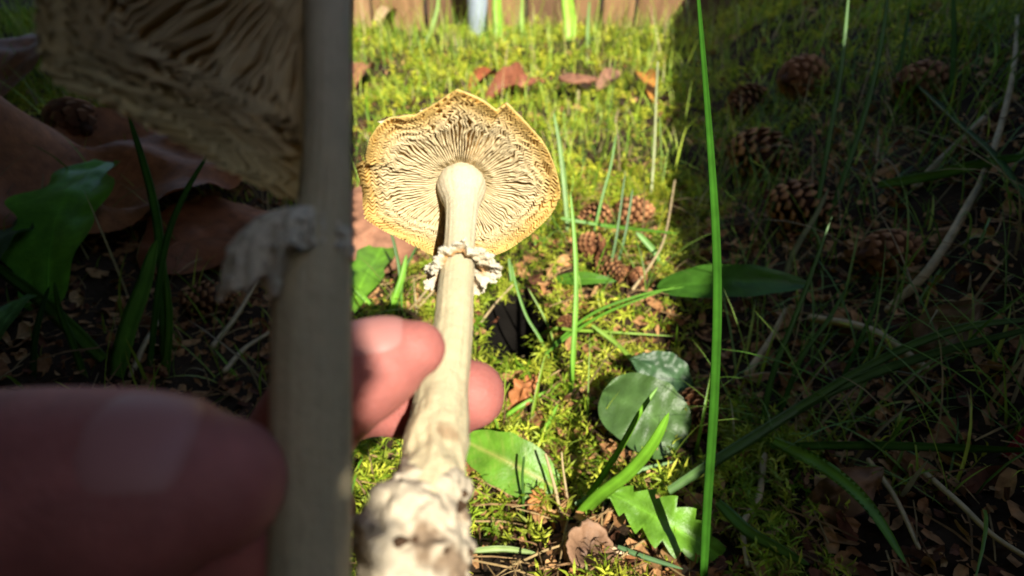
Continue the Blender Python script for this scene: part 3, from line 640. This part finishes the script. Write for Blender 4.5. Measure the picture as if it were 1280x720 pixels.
leaf('dead_leaf', 'brown dead leaf in sunlit grass beside the shaded stem', 'leaf', (430, 124), (468, 98), 30, (.32, .15, .07), 'ovate', (.006, .03), .3, .3, .3, D, .6, seed=23)
leaf('dead_leaf', 'orange dead leaf standing in far sunlit grass', 'leaf', (818, 130), (792, 110), 20, (.50, .22, .04), 'ovate', (.004, .04), .3, .3, .3, D, .6, seed=24)
leaf('dead_leaf', 'dull brown dead leaf beside the flat brown toadstool', 'leaf', (745, 118), (775, 106), 22, (.25, .13, .08), 'ovate', (.004, .03), .3, .3, .3, D, .6, seed=25)
leaf('dead_leaf', 'pale tan dead leaf far back in sunlit grass near the post', 'leaf', (470, 42), (500, 34), 14, (.48, .34, .20), 'ovate', (.03, .06), .3, .3, .3, D, .6, seed=26)
leaf('dead_leaf', 'great brown dead leaf spread in shade below the broken cap', 'leaf', (-60, 300), (330, 215), 250, (.34, .12, .04), 'ovate', (.0, .05), .08, .1, .3, D, .7, seed=27)
leaf('dead_leaf', 'dark brown dead leaf in shade left of the broken cap', 'leaf', (-70, 170), (120, 90), 160, (.32, .115, .04), 'ovate', (.0, .05), .08, .1, .15, D, .7, seed=28)
leaf('dead_leaf', 'dark dead leaf in shade between broken cap and its stem ring', 'leaf', (180, 345), (350, 290), 120, (.25, .09, .035), 'ovate', (.0, .03), .1, .1, .2, D, .6, seed=29)
leaf('dead_leaf', 'shaded tan dead leaf high on the bank beside the pale stalk', 'leaf', (1130, 445), (1215, 405), 60, (.24, .15, .08), 'ovate', (.002, .02), .2, .3, .3, D, .6, seed=30)
leaf('dead_leaf', 'shaded brown dead leaf low on the bank under crossing blades', 'leaf', (1010, 640), (1090, 615), 52, (.22, .12, .06), 'ovate', (.002, .02), .2, .3, .3, D, .6, seed=31)
leaf('dead_leaf', 'small crimson dead leaf at the foot of the crossing blades in shade', 'leaf', (1250, 578), (1290, 540), 22, (.30, .02, .03), 'lance', (.004, .02), .3, .3, .2, D, .6, seed=32)
leaf('dead_leaf', 'crumpled rust-coloured leaf beside the forefinger tip', 'leaf', (640, 520), (672, 482), 34, (.36, .14, .05), 'lobed', (.002, .012), .3, .5, .6, D, .4, seed=33)
leaf('dead_leaf', 'curled brown leaf scrap under the broad rounded leaf', 'leaf', (778, 598), (806, 590), 12, (.34, .12, .04), 'ovate', (.002, .01), .5, .5, .4, D, .4, seed=34)
leaf('dead_leaf', 'fan-shaped orange leaf scrap under the shadow-striped leaf', 'leaf', (664, 652), (678, 622), 24, (.42, .19, .06), 'toothed', (.002, .012), .4, .4, .4, D, .5, seed=35)
leaf('dead_leaf', 'pale wood chip lying beside the dry brown knob', 'wood chip', (738, 688), (802, 702), 9, (.62, .46, .30), 'lance', (.006, .006), .1, .0, .05, D, .6, seed=36)

# ------------------------------------------------------------------ single grass blades and stalks
def blade(label, pts, wpx, color, name='grass_sprout', ground=False, stalk=False, cat='grass', m=None):
    """pts: pixels from root to tip; the root stands on the ground, the rest leans in a plane across the view
    (third entry: metres added to the depth), or with ground=True every point lies on the ground (third: height)"""
    g, d0 = hit(pts[0][0], pts[0][1]); W3 = []
    for k, q in enumerate(pts):
        ex = q[2] if len(q) > 2 else 0
        if ground: p = hit(q[0], q[1])[0] + [0, 0, ex]
        else: p = P(q[0], q[1], d0+ex) if k else g-[0, 0, .006]
        W3.append(p)
    path = smooth_path(W3, 28); wd = wpx*d0/FPX*.5; t = np.linspace(0, 1, 28)
    if stalk:
        V, F, _, I = tube_np(path, wd*(1-.35*t)+.0001, 8); c = np.array(color)*(1+.15*vn(I*14, 0, 0, 3))[:, None]
        o = mesh_np(name, V, F, M['grass'] if m is None else m, col=c)
    else:
        T, S, U = frames(path); pr = wd*np.minimum(1, .7+t*2)*np.sqrt(np.maximum(1-t**3.5, .004))
        a = path+S*pr[:, None]+U*pr[:, None]*.28; b = path-S*pr[:, None]+U*pr[:, None]*.28
        a2 = path+S*pr[:, None]*.5+U*pr[:, None]*.08; b2 = path-S*pr[:, None]*.5+U*pr[:, None]*.08
        back = path-U*(pr*.16)[:, None]
        V = np.stack([a, a2, path, b2, b, back], 1).reshape(-1, 3); c = np.repeat(np.array(color)[None], len(V), 0).reshape(28, 6, 3).copy()
        c[:, 2] *= 1.35; c = c*(1+.12*vn(t*8, wpx, 0, 4))[:, None, None]
        o = mesh_np(name, V, gridfaces(28, 6, True), m or M['grass'], col=c.reshape(-1, 3))
    return tag(o, label, cat)
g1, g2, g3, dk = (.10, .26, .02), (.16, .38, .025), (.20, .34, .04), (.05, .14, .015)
ST = (.42, .33, .19)
blade('tall bright upright grass blade rising beside the sunlit cap', [(712, 502), (717, 430), (720, 360), (718, 300), (713, 240)], 7, g2)
blade('thin pale blade curving above the tall sunlit blade', [(712, 300), (706, 240), (700, 185), (692, 140)], 7, (.16, .30, .06))
blade('narrow blade bending over the dark hole', [(692, 452), (676, 425), (658, 395), (646, 360), (640, 330)], 4, g1)
blade('second narrow blade leaning towards the dark hole', [(700, 440), (682, 400), (660, 360)], 3, g3)
blade('pale straight grass stem standing in far sunlit grass', [(814, 245), (818, 180), (820, 120), (822, 78)], 4, (.42, .46, .22), stalk=True)
blade('sunlit blade sloping from the cones down to the broad leaf', [(738, 430, .02), (770, 455, .02), (795, 478, .015), (812, 502, .008)], 6, g3, ground=True)
blade('wide bright blade springing from the knob towards the broad leaf', [(716, 645), (745, 622, -.02), (785, 590, -.04), (815, 555, -.055), (836, 516, -.06)], 16, g2)
blade('slim bright blade beside the wide one from the knob', [(716, 642), (745, 606, -.01), (775, 560, -.02), (800, 515, -.03), (822, 484, -.03)], 8, g2)
blade('grey-green flat blade lying from the knob under the jagged leaf', [(718, 646, .012), (755, 630, .016), (800, 608, .016), (842, 592, .012)], 7, (.20, .33, .14), ground=True)
blade('long low blade crossing sunlit moss below the cones', [(680, 458, .012), (720, 436, .02), (765, 415, .025), (842, 390, .03)], 4, g1, ground=True)
blade('second long low blade crossing sunlit moss below the cones', [(690, 446, .012), (740, 420, .025), (800, 402, .03), (850, 392, .03)], 4, g1, ground=True)
blade('horizontal blade by the small rusty cone', [(664, 442, .016), (690, 435, .02), (716, 434, .018), (760, 432, .015), (842, 436, .014)], 4, g3, ground=True)
blade('short bright blade in moss under the forefinger', [(670, 560, .006), (685, 545, .014), (696, 528, .018)], 6, g2, ground=True)
blade('curved bright blade in moss by the forefinger tip', [(632, 530, .008), (655, 522, .014), (684, 503, .012)], 6, g2, ground=True)
blade('dark upright blade among the sunlit cones', [(755, 360), (768, 310), (775, 265), (782, 212)], 4, dk)
blade('dark leaning blade among the sunlit cones', [(765, 352), (780, 300), (788, 255), (791, 236)], 4, dk)
blade('upright blade in front of the reddish cone', [(740, 300), (752, 250), (764, 205), (770, 168)], 4, g1)
blade('broad blade slanting right of the sunlit cones', [(842, 345), (822, 320, .0), (803, 298), (795, 290)], 9, g1)
blade('blade lying across the sunlit cones', [(700, 302, .03), (760, 312, .03), (842, 322, .03)], 5, g1, ground=True)
blade('green blade below the sunlit ring', [(646, 375), (640, 350), (636, 322)], 6, g1)
blade('bright folded blade under the sunlit cap', [(484, 398), (494, 372), (503, 345), (508, 318)], 9, g2)
blade('dark thin blade rising to the sunlit cap', [(492, 396), (500, 350), (494, 310), (487, 285)], 5, dk)
blade('dark thin blade leaning right under the sunlit cap', [(490, 390), (500, 350), (512, 325), (522, 306)], 4, dk)
blade('bright blade leaning left under the sunlit cap', [(478, 394), (460, 378), (440, 358), (425, 350)], 7, g2)
blade('fine blade beside the pale stalk under the ring', [(503, 394), (502, 370), (504, 345)], 3, g1)
blade('pale dry stalk under the sunlit ring', [(520, 394, .012), (538, 375, .016), (548, 352, .02)], 3, ST, 'dry_stalk', ground=True, stalk=True, cat='stalk', m=M['straw'])
blade('yellow dry stalk low under the sunlit ring', [(524, 398, .012), (540, 385, .016), (550, 380, .02)], 3, ST, 'dry_stalk', ground=True, stalk=True, cat='stalk', m=M['straw'])
blade('pale bent dry stalk right of the sunlit cones', [(790, 372, .01), (812, 348, .018), (828, 318, .025), (837, 270, .05)], 4, ST, 'dry_stalk', ground=True, stalk=True, cat='stalk', m=M['straw'])
blade('short white twig beside the forefinger tip', [(626, 468, .012), (640, 463, .014), (655, 459, .014)], 3.5, (.75, .66, .5), 'twig', ground=True, stalk=True, cat='twig', m=M['straw'])
blade('grey straight stalk beside the dark hole', [(602, 418, .014), (622, 398, .02), (641, 380, .022)], 3, (.4, .36, .26), 'dry_stalk', ground=True, stalk=True, cat='stalk', m=M['straw'])
blade('stiff tan stalk stuck upright by the knob', [(704, 654), (696, 620), (690, 596), (682, 568)], 4.5, ST, 'dry_stalk', stalk=True, cat='stalk', m=M['straw'])
blade('finer pale stalk beside the stiff tan one', [(713, 642), (708, 615), (704, 588), (702, 566)], 3, ST, 'dry_stalk', stalk=True, cat='stalk', m=M['straw'])
blade('thin green stalk in front of the shadow-striped leaf', [(653, 655), (654, 625), (653, 596), (655, 572)], 4, dk, 'grass_sprout', stalk=True)
blade('pale grass blade lying below the foot of the sunlit mushroom', [(590, 705, .012), (630, 702, .012), (670, 705, .01)], 9, (.26, .36, .12), ground=True)
blade('dark blade lying behind the thumb of the sunlit hand', [(436, 575, .02), (465, 572, .02), (500, 566, .02)], 8, (.06, .17, .03), ground=True)
blade('bright fine blade beside the soil-stained foot', [(440, 635, .01), (452, 612, .02), (458, 600, .02)], 4, g2, ground=True)
blade('thick shaded stalk lying along the foot of the jagged leaf', [(770, 700, .012), (800, 712, .012), (850, 728, .012)], 7, (.10, .2, .08), ground=True)
# far green shoots in front of the fence
blade('broad light-green shoot before the fence beside the grey post', [(622, 52), (622, 30), (621, 5), (622, -30)], 13, (.24, .48, .03))
blade('broad light-green shoot before the fence right of the post', [(712, 50), (712, 28), (709, 5), (706, -25)], 17, (.26, .50, .03))
blade('thin light shoot in far grass between two broad ones', [(653, 48), (652, 20), (653, -8)], 5, (.24, .42, .05))
blade('leaning pale stem in far grass left of the post', [(530, 60), (540, 35), (547, 10), (548, -15)], 6, (.22, .36, .06))
blade('tall thin stem in far grass right of the shoots', [(734, 60), (735, 30), (737, 0)], 5, (.14, .26, .04))
# shaded bank on the right
blade('tall upright green blade standing alone in front of the shady bank', [(879, 760), (883, 640, -.02), (892, 500, -.035), (896, 350, -.045), (888, 190, -.04), (868, -60, -.03)], 11, (.022, .085, .006), m=M['dull'])  # sunlit blade: the dark green stands in for shade that misses it
blade('long pale bent stalk rising over the shady bank', [(1110, 392, .004), (1160, 345, .01), (1205, 270, .012), (1222, 238, .012), (1245, 170, .014), (1258, 105, .02), (1264, 40, .02)], 11, (.34, .27, .17), 'dry_stalk', ground=True, stalk=True, cat='stalk', m=M['straw'])
blade('green blade slanting down across the pale bent stalk', [(1130, 132, .03), (1180, 190, .03), (1225, 240, .03), (1290, 318, .02)], 18, (.06, .15, .04), ground=True)
blade('flat green blade lying level across the shady bank', [(1090, 255, .02), (1150, 252, .025), (1220, 238, .025), (1300, 222, .02)], 12, (.08, .20, .02), ground=True)
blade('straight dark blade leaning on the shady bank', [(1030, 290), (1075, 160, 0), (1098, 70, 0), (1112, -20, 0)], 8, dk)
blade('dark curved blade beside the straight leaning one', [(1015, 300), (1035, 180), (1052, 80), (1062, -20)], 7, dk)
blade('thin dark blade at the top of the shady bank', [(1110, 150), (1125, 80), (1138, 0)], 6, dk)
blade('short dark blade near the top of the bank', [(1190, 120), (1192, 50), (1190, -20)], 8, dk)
blade('pale-green curved blade among the brown cones in shade', [(975, 372), (990, 320), (1020, 268), (1036, 235)], 8, (.20, .22, .09))
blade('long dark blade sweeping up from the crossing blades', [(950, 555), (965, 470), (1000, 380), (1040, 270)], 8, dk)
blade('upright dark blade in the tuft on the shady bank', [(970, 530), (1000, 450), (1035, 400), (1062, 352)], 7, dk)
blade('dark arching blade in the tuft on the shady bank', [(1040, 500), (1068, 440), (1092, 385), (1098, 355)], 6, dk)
blade('thick blade crossing the whole shady bank low down', [(830, 640, .02), (920, 592, .03), (1010, 548, .04), (1120, 508, .04), (1290, 462, .035)], 15, (.09, .18, .05), ground=True)
blade('second long blade crossing the shady bank above the thick one', [(960, 566, .03), (1060, 522, .045), (1160, 482, .045), (1270, 448, .03)], 11, (.09, .19, .04), ground=True)
blade('level blade lying across the bottom of the shady bank', [(955, 584, .02), (1080, 586, .02), (1190, 592, .02), (1290, 598, .02)], 10, (.07, .18, .03), ground=True)
blade('green blade running down the bank from the crossing blades', [(955, 592, .03), (1010, 625, .03), (1060, 672, .03), (1115, 735, .02)], 15, (.12, .26, .02), ground=True)
blade('short green blade low on the bank beside the tall upright one', [(890, 655, .02), (925, 690, .02), (960, 712, .02), (1000, 735, .02)], 14, (.09, .20, .03), ground=True)
blade('thin pale stalk curving down the shady bank', [(950, 585, .012), (943, 640, .012), (924, 672, .012), (930, 720, .01)], 8, ST, 'dry_stalk', ground=True, stalk=True, cat='stalk', m=M['straw'])
blade('tan stalk slanting low across the bank', [(1150, 608, .01), (1190, 650, .012), (1230, 690, .012), (1290, 725, .01)], 7, (.3, .23, .14), 'dry_stalk', ground=True, stalk=True, cat='stalk', m=M['straw'])
blade('short tan stalk lying below the level blade', [(1080, 590, .01), (1110, 640, .012), (1140, 700, .01)], 6, ST, 'dry_stalk', ground=True, stalk=True, cat='stalk', m=M['straw'])
blade('grey stalk beneath the dark tuft on the bank', [(1010, 412, .012), (1080, 440, .02), (1150, 478, .012)], 10, (.26, .24, .17), 'dry_stalk', ground=True, stalk=True, cat='stalk', m=M['straw'])
blade('pale stalk leaning up beside the tall upright blade', [(932, 478, .01), (958, 440, .012), (978, 402, .012)], 9, (.3, .26, .18), 'dry_stalk', ground=True, stalk=True, cat='stalk', m=M['straw'])
blade('short pale stalk high on the shady bank', [(1140, 245, .01), (1180, 205, .012), (1225, 160, .01)], 10, (.28, .2, .13), 'dry_stalk', ground=True, stalk=True, cat='stalk', m=M['straw'])
# shaded ground on the left
blade('shaded green blade hanging below the broken cap', [(205, 470), (203, 330), (190, 240), (160, 140)], 13, (.07, .20, .02))
blade('shaded dark blade leaning to the broken cap edge', [(182, 470), (205, 320), (228, 250), (262, 190)], 9, (.06, .16, .02))
blade('wide folded green blade standing in front of the broken mushroom ground', [(140, 474), (162, 410), (180, 360), (196, 300)], 24, (.14, .34, .04))
blade('shaded blade arching left beside the wide folded one', [(108, 478), (92, 430), (76, 390), (68, 352)], 10, (.08, .20, .02))
blade('dark blade crossing the arching one by the shaded leaf', [(38, 476), (44, 430), (52, 390), (62, 358)], 9, (.04, .12, .02))
blade('shaded blade lying towards the shaded thumb', [(136, 462, .01), (95, 430, .02), (50, 390, .02), (-20, 340, .02)], 20, (.13, .28, .04), ground=True)
blade('slender shaded blade behind the folded one', [(204, 472), (212, 400), (206, 330)], 11, (.10, .24, .02))
blade('pale stalk leaning to the broken mushroom ring', [(270, 445, .01), (305, 405, .015), (336, 352, .02)], 7, ST, 'dry_stalk', ground=True, stalk=True, cat='stalk', m=M['straw'])
blade('yellowish shaded stalk low beside the broken mushroom stem', [(285, 476, .01), (310, 450, .012), (340, 430, .012)], 7, (.36, .28, .06), 'dry_stalk', ground=True, stalk=True, cat='stalk', m=M['straw'])
blade('short pale shaded stalk standing by the slender blade', [(166, 474, .004), (190, 435, .01), (212, 402, .01)], 7, ST, 'dry_stalk', ground=True, stalk=True, cat='stalk', m=M['straw'])

# dry brown knob: an old cupped fruit body on a short foot
def build_knob():
    g, d = hit(724, 694); R = 30*d/FPX; root = empty('withered_toadstool', tuple(g)); tag(root, 'withered brown cup-shaped toadstool at the foot of the wide bright blade', 'toadstool')
    na, nt_ = 48, 18; a = np.arange(na)/na*2*pi; t = np.linspace(0, 1, nt_)
    prof_r = np.interp(t, [0, .25, .5, .62, .75, 1], [.25, .85, 1.05, 1.0, .72, .08]); prof_z = np.interp(t, [0, .25, .5, .62, .75, 1], [0, .45, 1.15, 1.35, 1.1, .62])
    ax = unit(np.array([.25, -.35, .9])); S = unit(np.cross(ax, VR)); U = np.cross(S, ax)
    Dr = np.cos(a)[:, None]*S+np.sin(a)[:, None]*U; rag = 1+.16*fbm(np.cos(a)*2, np.sin(a)*2, 0, 3)
    V = g + Dr[:, None]*(prof_r[None]*rag[:, None]*R)[..., None] + ax*(prof_z*R)[None, :, None]
    V = V + Dr[:, None]*(.14*R*fbm(V[..., 0]*160, V[..., 1]*160, V[..., 2]*160, 2))[..., None]
    c = np.broadcast_to(np.interp(t, [0, .5, .62, 1], [.8, 1.1, 1.4, .5])[None, :, None]*np.array((.21, .12, .07)), V.shape)
    f = gridfaces(na, nt_); w_ = np.arange(nt_-1)
    mesh_np('cup', V.reshape(-1, 3), [f, np.stack([(na-1)*nt_+w_, (na-1)*nt_+w_+1, w_+1, w_], -1)], D, root, c.reshape(-1, 3))
    pth = smooth_path([g-[0, 0, .008], g+ax*R*.2, g+ax*R*.4], 10); Vt, Ft, _, _ = tube_np(pth, np.full(10, R*.35), 14); mesh_np('foot', Vt, Ft, D, root, np.full((len(Vt), 3), (.14, .08, .05)))
    settle(root)
build_knob()
def build_flat_toadstool():
    g, d = hit(722, 132); top = P(720, 98, d); R = 24*d/FPX; root = empty('toadstool', tuple(g)); tag(root, 'small flat brown toadstool on a thin stalk in far sunlit grass', 'toadstool')
    na, nt_ = 40, 14; a = np.arange(na)/na*2*pi; t = np.linspace(0, 1, nt_)
    pr = np.interp(t, [0, .45, .55, 1], [.08, 1, .98, .08]); pz = np.interp(t, [0, .45, .55, 1], [-.10, -.08, .06, .22])
    wob = 1+.1*vn(np.cos(a)*2, np.sin(a)*2, 0, 8)
    V = top + np.stack([np.cos(a)[:, None]*pr*R*wob[:, None], np.sin(a)[:, None]*pr*R*wob[:, None], pz[None]*R+.05*R*vn(np.cos(a)*3, np.sin(a)*3, 0, 2)[:, None]], -1)
    f = gridfaces(na, nt_); w_ = np.arange(nt_-1)
    mesh_np('cap', V.reshape(-1, 3), [f, np.stack([(na-1)*nt_+w_, (na-1)*nt_+w_+1, w_+1, w_], -1)], D, root, np.full((na*nt_, 3), (.27, .125, .07)))
    pth = smooth_path([g-[0, 0, .01], (g+top)/2+[.003, 0, 0], top], 12); Vt, Ft, _, _ = tube_np(pth, np.full(12, R*.10), 10); mesh_np('stalk', Vt, Ft, D, root, np.full((len(Vt), 3), (.25, .22, .09)))
    settle(root)
build_flat_toadstool()

# ------------------------------------------------------------------ wooden fence, post
FY = 3.05
def build_fence():
    root = empty('wooden_fence', (0, FY, 0)); tag(root, 'weathered brown board fence at the far edge of the lawn', 'fence')
    rs = np.random.default_rng(12); x = -1.9; k = 0
    while x < 1.9:
        wd = rs.uniform(.12, .26); zb = float(np.min(H(np.array([x, x+wd]), np.array([FY, FY]))))-.03; ht = .75+rs.uniform(-.02, .02); dy = rs.uniform(-.012, .012)
        bm = bmesh.new(); bmesh.ops.create_cube(bm, size=1)
        for v in bm.verts: v.co = Vector((x+wd/2+v.co.x*wd*(1+.02*rs.normal()), FY+dy+v.co.y*.022, zb+(v.co.z+.5)*ht))
        bmesh.ops.bevel(bm, geom=bm.edges[:], offset=.003, segments=1, affect='EDGES')
        me = bpy.data.meshes.new('board'); bm.to_mesh(me); bm.free(); me.materials.append(M['board%d' % rs.integers(0, 5)])
        o = bpy.data.objects.new('board', me); C.objects.link(o); o.parent = root; o.matrix_parent_inverse = Matrix.Translation((0, -FY, 0))
        x += wd + rs.uniform(.006, .02); k += 1
    for z in (.18, .58):
        bm = bmesh.new(); bmesh.ops.create_cube(bm, size=1)
        for v in bm.verts: v.co = Vector((v.co.x*3.9, FY+.045+v.co.y*.04, z+v.co.z*.07))
        me = bpy.data.meshes.new('rail'); bm.to_mesh(me); bm.free(); me.materials.append(M['board3'])
        o = bpy.data.objects.new('rail', me); C.objects.link(o); o.parent = root; o.matrix_parent_inverse = Matrix.Translation((0, -FY, 0))
build_fence()
def build_post():
    g, d = hit(598, 48); R = 12.5*d/FPX; root = empty('metal_post', tuple(g)); tag(root, 'blue-grey metal post standing in front of the board fence', 'post')
    h = .55; rows = [g-[0, 0, .03], g+[0, 0, h*.5], g+[0, 0, h]]
    V, F, _, _ = tube_np(smooth_path(rows, 12), np.full(12, R), 24); mesh_np('pole', V, F, M['metal'], root)
    V, F, _, _ = tube_np(smooth_path([g+[0, 0, h-.01], g+[0, 0, h+.02], g+[0, 0, h+.035]], 8), np.full(8, R*1.12), 24); mesh_np('cap', V, F, M['metal'], root)
    settle(root)
build_post()

# ------------------------------------------------------------------ two unseen trees added behind the viewpoint, boughs shaped to shade the sides
def added_shade_tree(side, label):
    rs = np.random.default_rng(100+side); tx = side*1.75; ty = -1.3
    root = empty('added_shade_tree', (tx, ty, float(H(tx, ty)))); tag(root, label, 'tree', 'unseen trees added to shade the lawn')
    pth = smooth_path([(tx, ty, float(H(tx, ty))-.05), (tx+.03, ty, .5), (tx-.02, ty+.05, 1.1), (tx+.02, ty+.02, 1.9)], 30)
    V, F, _, _ = tube_np(pth, np.linspace(.13, .06, 30), 20, lambda V, A, I: .012*vn(A*5, I*12, 0, 3)); mesh_np('trunk', V, F, M['bark'], root)
    for yy in (-.6, .2, 1.0, 1.7):
        e = np.array([side*.75, yy, 1.14]); q = smooth_path([(tx, ty, .95), ((tx+e[0])/2, (ty+yy)/2, 1.12), e], 14); V, F, _, _ = tube_np(q, np.linspace(.04, .012, 14), 10); mesh_np('limb', V, F, M['bark'], root)
    # leaves: the shade they throw covers the lawn to one side of the sunny gap
    def leaves(n, gx, gy, size, small=False):
        hz = (.52 if small else .95)+rs.uniform(0, .10, n)+.14*np.maximum(gy-.6, 0); c = np.stack([gx-SH[0]*hz, gy-SH[1]*hz, hz], -1)
        nz = unit(np.array(SV)+rs.normal(size=(n, 3))*.45); a = unit(np.cross(nz, rs.normal(size=(n, 3)))); b = np.cross(nz, a); s = size[:, None]
        return np.stack([c-a*s, c-b*s*.6-a*s*.1, c+a*s, c+b*s*.6-a*s*.1], 1).reshape(-1, 3)
    def edge(gy): return np.maximum(.866*gy+.15, .0)*(.274 if side < 0 else np.interp(gy, [.3, .55, 1.0, 3.0], [.284, .276, .262, .262]))+(.0 if side < 0 else .0)
    n = 15000; gy = rs.uniform(-1.0, 4.2, n); o = .06+2.0*rs.random(n)**1.3; sz = rs.uniform(.045, .085, n); o = np.maximum(o, sz*1.05)
    V1 = leaves(n, side*(edge(gy)+o), gy, sz)
    n2 = 16000; gy2 = np.r_[rs.uniform(-.6, 1.2, 10000), rs.uniform(1.2, 4.2, 6000)]; sz2 = rs.uniform(.008, .02, n2); o2 = sz2*.75+.13*rs.random(n2)**1.6
    V2 = leaves(n2, side*(edge(gy2)+o2), gy2, sz2, True)
    V = np.vstack([V1, V2]); F = np.arange(len(V)).reshape(-1, 4); c = np.repeat(mixc((.03, .07, .015), (.05, .10, .02), rs.random(n+n2)), 4, 0)
    cr = mesh_np('crown', V, [F], M['crown'], root, c, smooth=False); tag(cr, kind='stuff')
    settle(root)
added_shade_tree(-1, 'unseen low-branched tree added behind the viewer to shade the broken mushroom')
added_shade_tree(1, 'unseen low-branched tree added behind the viewer to shade the cone-strewn bank')

# unseen hedges added behind and beside the viewpoint to cut sky light
def added_hedge(label, x0, x1, y0, y1, h, n):
    rs = np.random.default_rng(int(n)+int(abs(x0)*10)); root = empty('added_hedge', ((x0+x1)/2, (y0+y1)/2, 0)); tag(root, label, 'added_hedge', 'unseen hedges added round the lawn to cut sky light')
    c = np.stack([rs.uniform(x0, x1, n), rs.uniform(y0, y1, n), h*rs.random(n)], -1); s = rs.uniform(.05, .10, n)[:, None]
    nz = unit(rs.normal(size=(n, 3))); a = unit(np.cross(nz, rs.normal(size=(n, 3)))); b = np.cross(nz, a)
    V = np.stack([c-a*s, c-b*s*.6, c+a*s, c+b*s*.6], 1).reshape(-1, 3); c_ = np.repeat(mixc((.03, .07, .015), (.05, .10, .02), rs.random(n)), 4, 0)
    tag(mesh_np('foliage', V, [np.arange(len(V)).reshape(-1, 4)], M['crown'], root, c_, smooth=False), kind='stuff')
    L = max(x1-x0, y1-y0); k = max(int(L/.6), 2)
    for i in range(k):
        f = (i+.5)/k; p = np.array([x0+(x1-x0)*(f if x1-x0 > y1-y0 else .5), y0+(y1-y0)*(f if y1-y0 >= x1-x0 else .5), 0.]); p[2] = float(H(p[0], p[1]))-.03
        Vt, Ft, _, _ = tube_np(smooth_path([p, p+[.02, .01, h*.4], p+[0, .03, h*.8]], 10), np.linspace(.025, .01, 10), 8); mesh_np('stem', Vt, Ft, M['bark'], root)
    settle(root)
added_hedge('unseen wall of foliage added behind the viewer to cut sky light', -2.6, 2.6, -2.3, -1.9, 1.35, 9000)
added_hedge('unseen wall of foliage added on the broken mushroom side to cut sky light', -2.9, -2.5, -1.9, 2.9, 1.5, 9000)
added_hedge('unseen wall of foliage added on the shady bank side to cut sky light', 2.5, 2.9, -1.9, 2.9, 1.7, 9000)
